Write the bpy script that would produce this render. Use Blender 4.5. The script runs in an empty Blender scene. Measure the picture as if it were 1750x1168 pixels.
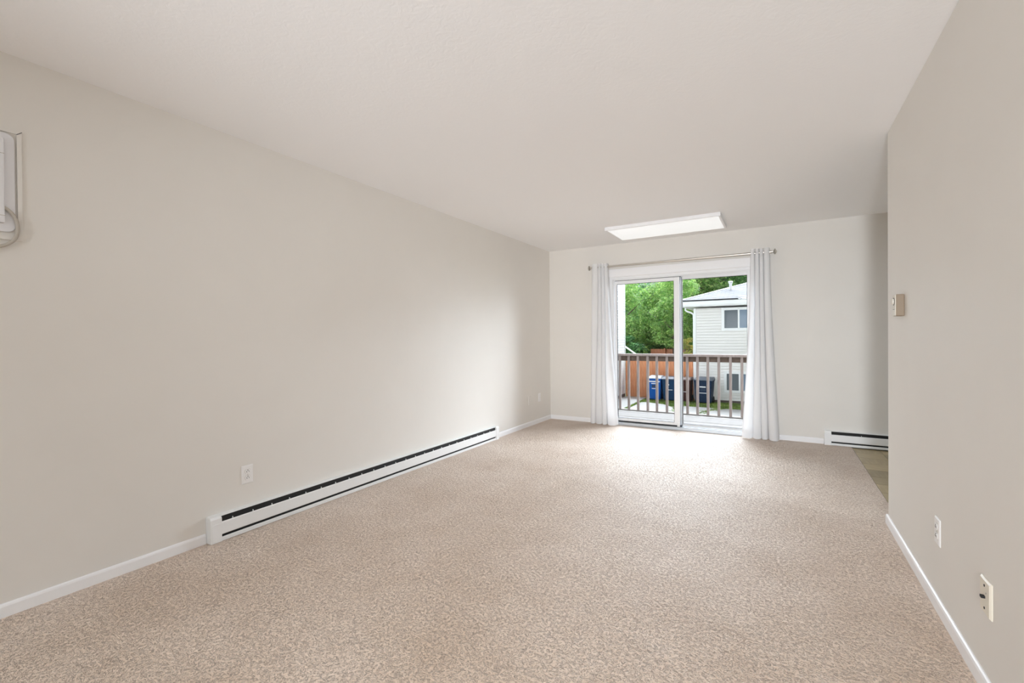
import bpy, math, random
import numpy as np
from mathutils import Vector, Matrix

random.seed(7)
rng = np.random.default_rng(7)
SC = bpy.context.scene
COL = SC.collection

# ------------------------------------------------------------------ camera
F_PX, YAW, PITCH, ROLL, CAM_H = 769.85, 0.5348, -0.0077, -0.0088, 1.1837
fw = Vector((-math.sin(YAW) * math.cos(PITCH), math.cos(YAW) * math.cos(PITCH), math.sin(PITCH)))
ri = Vector((math.cos(YAW), math.sin(YAW), 0))
up = ri.cross(fw)
ri2 = math.cos(ROLL) * ri + math.sin(ROLL) * up
up2 = -math.sin(ROLL) * ri + math.cos(ROLL) * up
cd = bpy.data.cameras.new('camera')
cd.sensor_width = 36
cd.lens = F_PX * 36 / 1750
cd.clip_start = 0.02
cd.clip_end = 300
cam = bpy.data.objects.new('camera', cd)
COL.objects.link(cam)
m = Matrix((ri2, up2, -fw)).transposed().to_4x4()
m.translation = Vector((0, 0, CAM_H))
cam.matrix_world = m
SC.camera = cam

# ------------------------------------------------------------------ world, sun, exposure
SC.view_settings.view_transform = 'Standard'
SC.view_settings.look = 'None'
SC.view_settings.gamma = 1
SC.view_settings.use_curve_mapping = False
SC.view_settings.exposure = 0.31
W = bpy.data.worlds.new('overcast_sky')
SC.world = W
W.use_nodes = True
bg = W.node_tree.nodes['Background']
bg.inputs[0].default_value = (0.90, 0.96, 1.0, 1)
bg.inputs[1].default_value = 0.55

def lamp(name, kind, loc, rot, energy, color=(1, 1, 1), **kw):
    l = bpy.data.lights.new(name, kind)
    l.energy = energy
    l.color = color
    for k, v in kw.items():
        setattr(l, k, v)
    o = bpy.data.objects.new(name, l)
    COL.objects.link(o)
    o.location = loc
    o.rotation_euler = rot
    return o

# bright veiled sun behind the neighbouring house, shining down into the patio door
SUN = lamp('sun', 'SUN', (0, 12, 10), (math.radians(-64), 0, math.radians(-10)), 25.0, (0.87, 0.95, 1.06), angle=math.radians(90))
# fill spot added behind the camera, aimed along the room at the far ceiling
FILL_SPOT = lamp('flash', 'SPOT', (-0.1, -3.9, 0.95), (0, 0, 0), 930, (0.93, 0.98, 1.04), spot_size=math.radians(58), spot_blend=0.9, shadow_soft_size=0.28)
FILL_SPOT.rotation_euler = (Vector((-0.8, 5.0, 2.2)) - Vector(FILL_SPOT.location)).to_track_quat('-Z', 'Y').to_euler()
CY = SC.cycles
CY.use_denoising = True
CY.max_bounces = 12
CY.diffuse_bounces = 7
CY.transparent_max_bounces = 16
CY.sample_clamp_indirect = 6
CY.caustics_reflective = False
CY.caustics_refractive = False

# ------------------------------------------------------------------ helpers
class MB:
    """collects shapes and links them as one mesh object"""
    def __init__(self):
        self.v = []
        self.f = []

    def box(self, x0, x1, y0, y1, z0, z1):
        n = len(self.v)
        self.v += [(x0, y0, z0), (x1, y0, z0), (x1, y1, z0), (x0, y1, z0),
                   (x0, y0, z1), (x1, y0, z1), (x1, y1, z1), (x0, y1, z1)]
        self.f += [tuple(n + i for i in q) for q in
                   ((3, 2, 1, 0), (4, 5, 6, 7), (0, 1, 5, 4), (1, 2, 6, 5), (2, 3, 7, 6), (3, 0, 4, 7))]
        return self

    def poly(self, pts, faces):
        n = len(self.v)
        self.v += [tuple(p) for p in pts]
        self.f += [tuple(n + i for i in q) for q in faces]
        return self

    def prism(self, prof, a0, a1, axis='x'):
        """prof: closed list of 2-D points, extruded along axis (x: (y,z), y: (x,z), z: (x,y))"""
        k = len(prof)
        def P(p, a):
            if axis == 'x':
                return (a, p[0], p[1])
            if axis == 'y':
                return (p[0], a, p[1])
            return (p[0], p[1], a)
        pts = [P(p, a0) for p in prof] + [P(p, a1) for p in prof]
        faces = [(i, (i + 1) % k, k + (i + 1) % k, k + i) for i in range(k)]
        faces += [tuple(range(k - 1, -1, -1)), tuple(range(k, 2 * k))]
        return self.poly(pts, faces)

    def cyl(self, p0, p1, r0, r1=None, seg=20, caps=True):
        r1 = r0 if r1 is None else r1
        p0 = Vector(p0); p1 = Vector(p1)
        d = (p1 - p0).normalized()
        a = d.orthogonal().normalized(); b = d.cross(a)
        pts = []
        for p, r in ((p0, r0), (p1, r1)):
            for i in range(seg):
                t = 2 * math.pi * i / seg
                pts.append(p + a * (r * math.cos(t)) + b * (r * math.sin(t)))
        faces = [(i, (i + 1) % seg, seg + (i + 1) % seg, seg + i) for i in range(seg)]
        if caps:
            faces += [tuple(range(seg - 1, -1, -1)), tuple(range(seg, 2 * seg))]
        return self.poly(pts, faces)

    def lathe(self, c, axis, prof, seg=24):
        """prof: list of (distance along axis, radius)"""
        c = Vector(c); d = Vector(axis).normalized()
        a = d.orthogonal().normalized(); b = d.cross(a)
        pts = []
        for t_, r in prof:
            for i in range(seg):
                t = 2 * math.pi * i / seg
                pts.append(c + d * t_ + a * (r * math.cos(t)) + b * (r * math.sin(t)))
        faces = []
        for j in range(len(prof) - 1):
            for i in range(seg):
                faces.append((j * seg + i, j * seg + (i + 1) % seg, (j + 1) * seg + (i + 1) % seg, (j + 1) * seg + i))
        faces += [tuple(range(seg - 1, -1, -1)), tuple((len(prof) - 1) * seg + i for i in range(seg))]
        return self.poly(pts, faces)

    def tube(self, path, r, seg=12):
        path = [Vector(p) for p in path]
        pts = []
        n = None
        for i, p in enumerate(path):
            d = (path[min(i + 1, len(path) - 1)] - path[max(i - 1, 0)]).normalized()
            n = d.orthogonal().normalized() if n is None else (n - d * n.dot(d)).normalized()
            b = d.cross(n)
            for k in range(seg):
                t = 2 * math.pi * k / seg
                pts.append(p + n * (r * math.cos(t)) + b * (r * math.sin(t)))
        faces = []
        for j in range(len(path) - 1):
            for i in range(seg):
                faces.append((j * seg + i, j * seg + (i + 1) % seg, (j + 1) * seg + (i + 1) % seg, (j + 1) * seg + i))
        faces += [tuple(range(seg - 1, -1, -1)), tuple((len(path) - 1) * seg + i for i in range(seg))]
        return self.poly(pts, faces)

    def mesh(self, name, mat=None, smooth=False):
        me = bpy.data.meshes.new(name)
        me.from_pydata([tuple(v) for v in self.v], [], self.f)
        me.validate()
        if mat:
            me.materials.append(mat)
        if smooth:
            me.shade_smooth()
            me.set_sharp_from_angle(angle=math.radians(40))
        me.update()
        return me

    def build(self, name, mat, parent=None, bevel=0, smooth=False, seg=2):
        o = bpy.data.objects.new(name, self.mesh(name, mat, smooth))
        COL.objects.link(o)
        if parent is not None:
            o.parent = parent
            o.matrix_parent_inverse = parent_world(parent).inverted()
        if bevel:
            b = o.modifiers.new('bevel', 'BEVEL')
            b.width = bevel
            b.segments = seg
            b.limit_method = 'ANGLE'
            b.angle_limit = math.radians(40)
            b.harden_normals = False
        return o

def parent_world(p):
    mw = Matrix.Translation(p.location) @ p.rotation_euler.to_matrix().to_4x4()
    while p.parent is not None:
        q = p.parent
        mw = parent_world(q) @ p.matrix_parent_inverse @ mw
        break
    return mw

def tag(o, label=None, cat=None, group=None, kind=None):
    if label: o['label'] = label
    if cat: o['category'] = cat
    if group: o['group'] = group
    if kind: o['kind'] = kind
    return o

def empty(name, loc, label, cat, group=None, kind=None):
    o = bpy.data.objects.new(name, None)
    COL.objects.link(o)
    o.location = loc
    o.empty_display_size = 0.1
    return tag(o, label, cat, group, kind)

def copy_child(o, parent, off=(0, 0, 0)):
    c = o.copy()
    COL.objects.link(c)
    c.parent = parent
    c.location = Vector(o.location) + Vector(off)
    return c

def copy_tree(o, parent=None):
    kids = list(o.children)
    c = o.copy()
    COL.objects.link(c)
    c.parent = parent
    for k in kids:
        copy_tree(k, c)
    return c

# ------------------------------------------------------------------ materials
def new_mat(name, color, rough=0.6, metal=0.0, spec=0.5, **kw):
    mt = bpy.data.materials.new(name)
    mt.use_nodes = True
    nt = mt.node_tree
    p = nt.nodes['Principled BSDF']
    p.inputs['Base Color'].default_value = (*color, 1)
    p.inputs['Roughness'].default_value = rough
    p.inputs['Metallic'].default_value = metal
    p.inputs['Specular IOR Level'].default_value = spec
    for k, v in kw.items():
        p.inputs[k].default_value = v
    return mt, nt, p

def node(nt, typ, **props):
    n = nt.nodes.new(typ)
    for k, v in props.items():
        setattr(n, k, v)
    return n

def coords(nt, scale=(1, 1, 1), space='Object'):
    tc = node(nt, 'ShaderNodeTexCoord')
    mp = node(nt, 'ShaderNodeMapping')
    mp.inputs['Scale'].default_value = scale
    nt.links.new(tc.outputs[space], mp.inputs[0])
    return mp.outputs[0]

def ramp(nt, src, stops):
    r = node(nt, 'ShaderNodeValToRGB')
    els = r.color_ramp.elements
    while len(els) < len(stops):
        els.new(0.5)
    for e, (pos, c) in zip(els, stops):
        e.position = pos
        e.color = (*c, 1)
    nt.links.new(src, r.inputs[0])
    return r.outputs[0]

def noise(nt, vec, scale, detail=3, rough=0.5, dist=0.0):
    n = node(nt, 'ShaderNodeTexNoise')
    n.inputs['Scale'].default_value = scale
    n.inputs['Detail'].default_value = detail
    n.inputs['Roughness'].default_value = rough
    n.inputs['Distortion'].default_value = dist
    nt.links.new(vec, n.inputs['Vector'])
    return n.outputs['Fac']

def bump(nt, h, p, strength, dist):
    b = node(nt, 'ShaderNodeBump')
    b.inputs['Strength'].default_value = strength
    b.inputs['Distance'].default_value = dist
    nt.links.new(h, b.inputs['Height'])
    nt.links.new(b.outputs[0], p.inputs['Normal'])
    return b

def noisy(name, c0, c1, scale, rough=0.6, stretch=(1, 1, 1), detail=4, lo=0.3, hi=0.7, bump_s=0.0, bump_d=0.002, metal=0.0, spec=0.5, space='Object'):
    mt, nt, p = new_mat(name, c0, rough, metal, spec)
    vec = coords(nt, stretch, space)
    f = noise(nt, vec, scale, detail)
    nt.links.new(ramp(nt, f, [(lo, c0), (hi, c1)]), p.inputs['Base Color'])
    if bump_s:
        bump(nt, f, p, bump_s, bump_d)
    return mt

M = {}
M['wall'] = noisy('wall_paint', (0.775, 0.748, 0.703), (0.79, 0.763, 0.718), 3.0, 0.55, bump_s=0.0, spec=0.3)
mt, nt, p = new_mat('ceiling_paint', (0.925, 0.925, 0.93), 0.8, spec=0.2)
v = coords(nt)
a_ = noise(nt, v, 28, 4, 0.6, 1.2)
bump(nt, a_, p, 0.25, 0.004)
M['ceiling'] = mt
M['trim'] = new_mat('trim_paint', (0.91, 0.91, 0.92), 0.35)[0]
M['enamel'] = new_mat('heater_enamel', (0.86, 0.87, 0.87), 0.35)[0]
M['dark'] = new_mat('heater_inside', (0.012, 0.012, 0.012), 0.7)[0]
M['vinyl_white'] = new_mat('vinyl_frame', (0.85, 0.86, 0.87), 0.3)[0]
M['gasket'] = new_mat('black_gasket', (0.02, 0.02, 0.025), 0.6)[0]
M['alu'] = new_mat('aluminium_track', (0.62, 0.66, 0.70), 0.35, 0.6)[0]
M['nickel'] = new_mat('brushed_nickel', (0.62, 0.59, 0.54), 0.3, 0.95)[0]
M['outlet'] = new_mat('outlet_plastic', (0.86, 0.85, 0.84), 0.35)[0]
M['almond'] = new_mat('almond_plastic', (0.80, 0.75, 0.64), 0.4)[0]
M['slot'] = new_mat('outlet_slot', (0.01, 0.01, 0.01), 0.6)[0]
M['thermo'] = new_mat('thermostat_beige', (0.27, 0.20, 0.13), 0.45)[0]  # beige housing coloured dark brown; shade on its side put into the colour
M['thermo_face'] = new_mat('thermostat_face', (0.74, 0.70, 0.62), 0.4)[0]
M['ac'] = new_mat('conditioner_plastic', (0.80, 0.80, 0.82), 0.4)[0]
M['cord'] = new_mat('cord_rubber', (0.50, 0.46, 0.40), 0.5)[0]
M['diffuser'] = new_mat('acrylic_diffuser', (0.93, 0.94, 0.95), 0.4)[0]     # faint glow added to a panel that is itself switched off
M['diffuser'].node_tree.nodes['Principled BSDF'].inputs['Emission Color'].default_value = (0.93, 0.98, 1.0, 1)
M['diffuser'].node_tree.nodes['Principled BSDF'].inputs['Emission Strength'].default_value = 0.35

# carpet : beige cut pile with short squiggly tufts
mt, nt, p = new_mat('carpet_pile', (0.6, 0.5, 0.42), 0.5, spec=0.45)
p.inputs['Sheen Weight'].default_value = 0.5
p.inputs['Sheen Roughness'].default_value = 0.4
v = coords(nt)
big = noise(nt, v, 1.6, 5, 0.65)
base = ramp(nt, big, [(0.3, (0.67, 0.495, 0.36)), (0.7, (0.86, 0.70, 0.575))])
vs = coords(nt, (0.75, 1.15, 1))
squig = noise(nt, vs, 125, 3, 0.55, 0.5)
ab = node(nt, 'ShaderNodeMath', operation='SUBTRACT'); ab.inputs[1].default_value = 0.5
nt.links.new(squig, ab.inputs[0])
ab2 = node(nt, 'ShaderNodeMath', operation='ABSOLUTE'); nt.links.new(ab.outputs[0], ab2.inputs[0])
line = ramp(nt, ab2.outputs[0], [(0.0, (0, 0, 0)), (0.055, (1, 1, 1))])          # thin curly furrows between tufts
mask = ramp(nt, noise(nt, v, 70, 2), [(0.40, (1, 1, 1)), (0.56, (0, 0, 0))])
fur = node(nt, 'ShaderNodeMath', operation='MAXIMUM')
nt.links.new(line, fur.inputs[0]); nt.links.new(mask, fur.inputs[1])
fibre = noise(nt, v, 150, 3, 0.7)
hh_ = node(nt, 'ShaderNodeMath', operation='MULTIPLY_ADD'); hh_.inputs[1].default_value = 0.45
nt.links.new(fibre, hh_.inputs[0]); nt.links.new(fur.outputs[0], hh_.inputs[2])
fcol = ramp(nt, hh_.outputs[0], [(0.15, (0.90, 0.84, 0.78)), (1.12, (0.97, 0.97, 0.97)), (1.32, (1.06, 1.06, 1.06))])  # furrows tinted darker; shade between tufts put into the colour
mx = node(nt, 'ShaderNodeMix', data_type='RGBA', blend_type='MULTIPLY')
mx.inputs[0].default_value = 1
nt.links.new(base, mx.inputs[6]); nt.links.new(fcol, mx.inputs[7])
nt.links.new(mx.outputs[2], p.inputs['Base Color'])
bump(nt, hh_.outputs[0], p, 1.0, 0.0055)
M['carpet'] = mt

# vinyl flooring printed in short wood strips
mt, nt, p = new_mat('vinyl_tile', (0.5, 0.42, 0.28), 0.35)
v = coords(nt, (3, 26, 1))
g = noise(nt, v, 1.0, 4, 0.6)
c = ramp(nt, g, [(0.3, (0.34, 0.26, 0.14)), (0.7, (0.50, 0.415, 0.25))])
oi = node(nt, 'ShaderNodeObjectInfo')
hs = node(nt, 'ShaderNodeHueSaturation')
mr = node(nt, 'ShaderNodeMapRange')
mr.inputs['To Min'].default_value = 0.75; mr.inputs['To Max'].default_value = 1.2
nt.links.new(oi.outputs['Random'], mr.inputs['Value'])
nt.links.new(mr.outputs[0], hs.inputs['Value'])
nt.links.new(c, hs.inputs['Color'])
nt.links.new(hs.outputs[0], p.inputs['Base Color'])
M['vinyl'] = mt
M['underlay'] = new_mat('dark_underlay', (0.12, 0.1, 0.07), 0.8)[0]

# curtain cloth, partly translucent
mt, nt, p = new_mat('curtain_cotton', (0.95, 0.95, 0.955), 0.85, spec=0.1)
tr = node(nt, 'ShaderNodeBsdfTranslucent')
tr.inputs[0].default_value = (0.85, 0.86, 0.88, 1)
mxs = node(nt, 'ShaderNodeMixShader')
mxs.inputs[0].default_value = 0.34
nt.links.new(p.outputs[0], mxs.inputs[1]); nt.links.new(tr.outputs[0], mxs.inputs[2])
nt.links.new(mxs.outputs[0], nt.nodes['Material Output'].inputs[0])
wv = noise(nt, coords(nt, (1, 1, 0.15)), 220, 2)
bump(nt, wv, p, 0.15, 0.001)
M['curtain'] = mt

# clear glass: sees and lets light straight through with a faint reflection
mt = bpy.data.materials.new('clear_glass'); mt.use_nodes = True; nt = mt.node_tree
nt.nodes.remove(nt.nodes['Principled BSDF'])
tb = node(nt, 'ShaderNodeBsdfTransparent'); tb.inputs[0].default_value = (0.97, 0.98, 0.975, 1)
gb = node(nt, 'ShaderNodeBsdfGlossy'); gb.inputs['Roughness'].default_value = 0.02
fr = node(nt, 'ShaderNodeFresnel'); fr.inputs[0].default_value = 1.22
ms = node(nt, 'ShaderNodeMixShader')
nt.links.new(fr.outputs[0], ms.inputs[0]); nt.links.new(tb.outputs[0], ms.inputs[1]); nt.links.new(gb.outputs[0], ms.inputs[2])
nt.links.new(ms.outputs[0], nt.nodes['Material Output'].inputs[0])
M['glass'] = mt

# outdoors
M['siding'] = noisy('vinyl_siding', (0.83, 0.80, 0.775), (0.87, 0.84, 0.815), 1.5, 0.5)
M['siding_white'] = noisy('white_siding', (0.86, 0.87, 0.88), (0.90, 0.91, 0.92), 1.5, 0.5)
M['white_out'] = new_mat('white_exterior_trim', (0.88, 0.88, 0.88), 0.45)[0]
M['house_glass'] = new_mat('window_glass', (0.10, 0.12, 0.14), 0.12)[0]
M['house_glass2'] = new_mat('window_glass_bluish', (0.17, 0.23, 0.31), 0.12)[0]
M['foundation'] = new_mat('foundation', (0.16, 0.13, 0.12), 0.9)[0]
mt, nt, p = new_mat('roof_shingles', (0.5, 0.5, 0.52), 0.9)
br = node(nt, 'ShaderNodeTexBrick')
br.inputs['Scale'].default_value = 1; br.inputs['Brick Width'].default_value = 0.3; br.inputs['Row Height'].default_value = 0.13
br.inputs['Mortar Size'].default_value = 0.006
br.inputs['Color1'].default_value = (0.31, 0.31, 0.33, 1); br.inputs['Color2'].default_value = (0.26, 0.26, 0.28, 1); br.inputs['Mortar'].default_value = (0.16, 0.16, 0.18, 1)
nt.links.new(coords(nt), br.inputs['Vector']); nt.links.new(br.outputs[0], p.inputs['Base Color'])
M['shingle'] = mt
def wood(name, c0, c1, stretch, scale=6, rough=0.75):
    return noisy(name, c0, c1, scale, rough, stretch, 6, 0.3, 0.7, 0.3, 0.003, spec=0.25)
M['cedar'] = wood('cedar_fence', (0.62, 0.22, 0.095), (0.80, 0.36, 0.19), (6, 6, 0.6))
M['cedar_far'] = wood('far_fence', (0.46, 0.17, 0.09), (0.60, 0.26, 0.15), (6, 6, 0.6))
M['rail_grey'] = wood('weathered_baluster', (0.145, 0.112, 0.10), (0.24, 0.195, 0.18), (14, 14, 1))
M['rail_brown'] = wood('brown_rail_board', (0.045, 0.030, 0.022), (0.10, 0.065, 0.048), (1, 8, 14))
M['deck'] = wood('deck_board', (0.13, 0.115, 0.105), (0.27, 0.25, 0.235), (1, 14, 14))
M['concrete'] = noisy('concrete_slab', (0.40, 0.385, 0.37), (0.47, 0.455, 0.44), 1.2, 0.9, bump_s=0.1)
M['lawn'] = noisy('lawn_soil', (0.10, 0.13, 0.04), (0.18, 0.20, 0.08), 6, 0.95)
M['bin_blue'] = new_mat('bin_blue', (0.008, 0.10, 0.42), 0.6, spec=0.15)[0]
M['bin_navy'] = new_mat('bin_navy', (0.010, 0.045, 0.11), 0.6, spec=0.15)[0]
M['bin_slate'] = new_mat('bin_slate', (0.012, 0.030, 0.07), 0.6, spec=0.15)[0]
M['bin_brown'] = new_mat('bin_brown', (0.06, 0.022, 0.018), 0.6, spec=0.15)[0]
M['lid_pale'] = new_mat('pale_lid', (0.55, 0.60, 0.66), 0.5)[0]
M['lid_grey'] = new_mat('grey_lid', (0.12, 0.14, 0.18), 0.5)[0]
M['lid_brown'] = new_mat('brown_lid', (0.17, 0.11, 0.10), 0.5)[0]
M['sticker'] = new_mat('white_sticker', (0.85, 0.86, 0.88), 0.5)[0]
M['print_dark'] = new_mat('dark_print', (0.01, 0.03, 0.08), 0.5)[0]
M['rubber'] = new_mat('black_rubber', (0.02, 0.02, 0.02), 0.7)[0]
M['bark'] = noisy('tree_bark', (0.09, 0.065, 0.045), (0.17, 0.13, 0.10), 9, 0.9, (1, 1, 0.3), bump_s=0.4)

def leaf_mat(name, cols, trans=0.35):
    mt, nt, p = new_mat(name, cols[0], 0.6, spec=0.3)
    g = node(nt, 'ShaderNodeNewGeometry')
    n = len(cols)
    col = ramp(nt, g.outputs['Random Per Island'], [(i / max(1, n - 1), c) for i, c in enumerate(cols)])
    # whole sprays of leaves differ a little from one another
    vr = ramp(nt, noise(nt, coords(nt), 2.6, 2), [(0.38, (0.55, 0.62, 0.60)), (0.62, (1.1, 1.05, 1.0))])
    mm = node(nt, 'ShaderNodeMix', data_type='RGBA', blend_type='MULTIPLY')
    mm.inputs[0].default_value = 1
    nt.links.new(col, mm.inputs[6]); nt.links.new(vr, mm.inputs[7])
    col = mm.outputs[2]
    nt.links.new(col, p.inputs['Base Color'])
    t = node(nt, 'ShaderNodeBsdfTranslucent')
    nt.links.new(col, t.inputs[0])
    ms = node(nt, 'ShaderNodeMixShader'); ms.inputs[0].default_value = trans
    nt.links.new(p.outputs[0], ms.inputs[1]); nt.links.new(t.outputs[0], ms.inputs[2])
    nt.links.new(ms.outputs[0], nt.nodes['Material Output'].inputs[0])
    return mt
M['leaf_a'] = leaf_mat('leaves_bright', [(0.20, 0.42, 0.10), (0.34, 0.58, 0.16), (0.58, 0.74, 0.26)])
M['leaf_b'] = leaf_mat('leaves_mid', [(0.08, 0.25, 0.07), (0.18, 0.42, 0.12), (0.34, 0.56, 0.18)])
M['leaf_c'] = leaf_mat('leaves_dark', [(0.05, 0.19, 0.06), (0.12, 0.34, 0.11), (0.26, 0.50, 0.18)])
M['leaf_y'] = leaf_mat('leaves_yellow', [(0.50, 0.60, 0.12), (0.80, 0.80, 0.25), (0.92, 0.74, 0.30)])
M['grass'] = leaf_mat('grass_blades', [(0.16, 0.28, 0.05), (0.28, 0.42, 0.09), (0.42, 0.48, 0.16)], 0.25)

# ================================================================== ROOM SHELL
XL, XR, YB, H = -2.881, 0.586, 5.956, 2.44
YR = 3.615            # where the right-hand wall ends
XD, YF = 3.6, -4.8    # far side of the dining area, wall behind the camera
DX0, DX1, DZ = -1.99, -0.215, 2.005   # rough opening of the patio door
T = 0.16

def structure(name, mb, mat, parent=None, **kw):
    o = mb.build(name, mat, parent, **kw)
    o['kind'] = 'structure'
    return o

structure('wall_left', MB().box(XL - T, XL, YF - T, YB + T, -0.2, H), M['wall'])
wb = MB()
wb.box(XL, DX0, YB, YB + T, -0.2, H)
wb.box(DX1, XD + T, YB, YB + T, -0.2, H)
wb.box(DX0, DX1, YB, YB + T, DZ, H)
wb.box(DX0, DX1, YB, YB + T, -0.2, -0.012)
structure('wall_back', wb, M['wall'])
wr = MB().prism([(XR, YF), (XR, YR), (XR + 0.125, YR), (XR + 0.125, YF)], -0.02, H, 'z')
structure('wall_right', wr, M['wall'], bevel=0.004)
structure('wall_front', MB().box(XL - T, XD + T, YF - T, YF, -0.2, H), M['wall'])
structure('wall_dining', MB().box(XD, XD + T, YF, YB, -0.2, H), M['wall'])
structure('ceiling', MB().box(XL - T, XD + T, YF - T, YB + T, H, H + 0.12), M['ceiling'])
# carpet with a rolled edge where it meets the vinyl
XE = 0.662
fl = MB()
prof = [(XL, -0.05), (XE, -0.05), (XE, -0.009), (XE - 0.004, -0.003), (XE - 0.011, 0.0), (XL, 0.0)]
fl.prism(prof, YF, YB, 'y')
structure('floor', fl, M['carpet'])
# vinyl sheet laid out as one-foot tiles
vf = structure('floor_vinyl', MB().box(XE, XD, YF, YB, -0.06, -0.0145), M['underlay'])
tile = None
ts = 0.229
tb = MB().box(0.001, ts - 0.001, 0.001, ts - 0.001, -0.0144, -0.0115).mesh('tile', M['vinyl'])
n_t = 0
for i in range(5):
    for j in range(14):
        x = XE + 0.002 + i * ts
        y = YB - 0.005 - (j + 1) * ts
        o = bpy.data.objects.new('tile', tb)
        COL.objects.link(o)
        o.parent = vf
        if (i + j) % 2:
            o.location = (x, y, 0)
        else:
            o.location = (x + ts, y, 0)
            o.rotation_euler = (0, 0, math.pi / 2)

# baseboards (rounded top)
def bb_prof(s):      # s = +1: board stands on the +axis side of 0
    return [(0, 0), (s * 0.012, 0), (s * 0.012, 0.046), (s * 0.009, 0.054), (s * 0.004, 0.058), (0, 0.058)]
def bb_y(name, x, s, y0, y1, z=0.0):
    return structure(name, MB().prism([(x + a, z + b) for a, b in bb_prof(s)], y0, y1, 'y'), M['trim'])
def bb_x(name, y, s, x0, x1, z=0.0):
    return structure(name, MB().prism([(y + a, z + b) for a, b in bb_prof(s)], x0, x1, 'x'), M['trim'])
bb_y('baseboard_left', XL, 1, YF, 1.335)
bb_y('baseboard_left', XL, 1, 4.456, YB)
bb_x('baseboard_back', YB, -1, XL + 0.012, DX0 - 0.09)
bb_x('baseboard_back', YB, -1, DX1 + 0.02, 0.419)
bb_y('baseboard_right', XR, -1, YF, YR + 0.012)
bb_x('baseboard_right', YR, 1, XR + 0.0005, XR + 0.13, 0)

# ================================================================== PATIO DOOR
d = bpy.data.objects.new('door_1', None); COL.objects.link(d); d.location = ((DX0 + DX1) / 2, YB, 0)
tag(d, 'white two-panel sliding glass patio door between white curtains', 'door', None, 'structure')
# head casing on the wall: wide flat board plus small lip
c = MB()
c.box(DX0 - 0.02, DX1 + 0.02, YB - 0.018, YB, 2.006, 2.100)
c.box(DX0 - 0.03, DX1 + 0.03, YB - 0.026, YB, 1.994, 2.008)
c.build('head_casing', M['trim'], d, bevel=0.003)
MB().box(DX0 - 0.085, DX0 + 0.012, YB - 0.016, YB, 0.0, 1.995).build('side_casing', M['trim'], d, bevel=0.003)
MB().box(DX1 - 0.012, DX1 + 0.03, YB - 0.016, YB, 0.0, 1.995).build('side_casing', M['trim'], d, bevel=0.003)
j = MB()
j.box(DX0, DX0 + 0.055, YB, YB + 0.15, 0.0, 2.005)
j.box(DX0 + 0.055, DX0 + 0.07, YB + 0.012, YB + 0.022, 0.03, 1.955)
j.box(DX1 - 0.055, DX1, YB, YB + 0.15, 0.0, 2.005)
j.box(DX0 + 0.055, DX1 - 0.055, YB, YB + 0.15, 1.957, 2.005)
j.box(DX0 + 0.055, DX1 - 0.055, YB + 0.012, YB + 0.022, 1.945, 1.957)
j.build('door_frame', M['vinyl_white'], d, bevel=0.002)
s = MB()
s.prism([(YB - 0.004, -0.001), (YB + 0.15, -0.001), (YB + 0.15, 0.03), (YB + 0.06, 0.03), (YB + 0.06, 0.038), (YB + 0.005, 0.038), (YB - 0.004, 0.031)], DX0 + 0.01, DX1 - 0.01, 'x')
sl = s.build('sill', M['alu'], d, bevel=0.0015)
MB().box(DX0 + 0.055, DX1 - 0.055, YB + 0.064, YB + 0.069, 0.03, 0.044).build('track_rail', M['alu'], sl)
XM = (DX0 + DX1) / 2

def door_panel(x0, x1, y0, y1, z0, z1, sl_, sr_, top, bot, name):
    f = MB()
    f.box(x0, x0 + sl_, y0, y1, z0, z1)
    f.box(x1 - sr_, x1, y0, y1, z0, z1)
    f.box(x0 + sl_, x1 - sr_, y0, y1, z1 - top, z1)
    f.box(x0 + sl_, x1 - sr_, y0, y1, z0, z0 + bot)
    o = f.build(name, M['vinyl_white'], d, bevel=0.003)
    ym = (y0 + y1) / 2
    g = MB()
    t = 0.007
    g.box(x0 + sl_ - t, x0 + sl_ + 0.003, ym - 0.012, ym + 0.012, z0 + bot, z1 - top)
    g.box(x1 - sr_ - 0.003, x1 - sr_ + t, ym - 0.012, ym + 0.012, z0 + bot, z1 - top)
    g.box(x0 + sl_, x1 - sr_, ym - 0.012, ym + 0.012, z1 - top - 0.003, z1 - top + t)
    g.box(x0 + sl_, x1 - sr_, ym - 0.012, ym + 0.012, z0 + bot - t, z0 + bot + 0.003)
    g.build('gasket', M['gasket'], o)
    MB().box(x0 + sl_ - 0.004, x1 - sr_ + 0.004, ym - 0.003, ym + 0.003, z0 + bot - 0.004, z1 - top + 0.004).build('pane', M['glass'], o)
    return o
pl = door_panel(-1.912, -1.080, YB + 0.022, YB + 0.054, 0.056, 1.940, 0.028, 0.067, 0.045, 0.036, 'sliding_panel')
# black weather seal in the gap around the inner panel
q = MB()
q.box(-1.916, -1.912, YB + 0.036, YB + 0.05, 0.042, 1.957)
j2 = MB().box(-1.925, -1.916, YB + 0.034, YB + 0.05, 0.03, 1.957).build('guide_strip', M['vinyl_white'], d)
q.box(-1.912, -1.064, YB + 0.036, YB + 0.05, 0.036, 0.056)
q.box(-1.912, -1.064, YB + 0.036, YB + 0.05, 1.940, 1.957)
q.box(-1.078, -1.073, YB + 0.066, YB + 0.078, 0.044, 1.94)
q.box(-1.063, -1.059, YB + 0.070, YB + 0.078, 0.044, 1.94)
MB().box(-1.073, -1.063, YB + 0.062, YB + 0.078, 0.044, 1.94).build('interlock', M['alu'], d)
q.build('weather_seal', M['gasket'], d)
pr = door_panel(-1.112, -0.272, YB + 0.078, YB + 0.110, 0.044, 1.955, 0.056, 0.05, 0.045, 0.028, 'fixed_panel')
# low bracket where the inner panel meets the sill (seen beside the centre stile)
MB().box(-1.112, -1.078, YB + 0.006, YB + 0.0215, 0.040, 0.094).build('foot_latch', M['vinyl_white'], pl, bevel=0.003)

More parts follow.
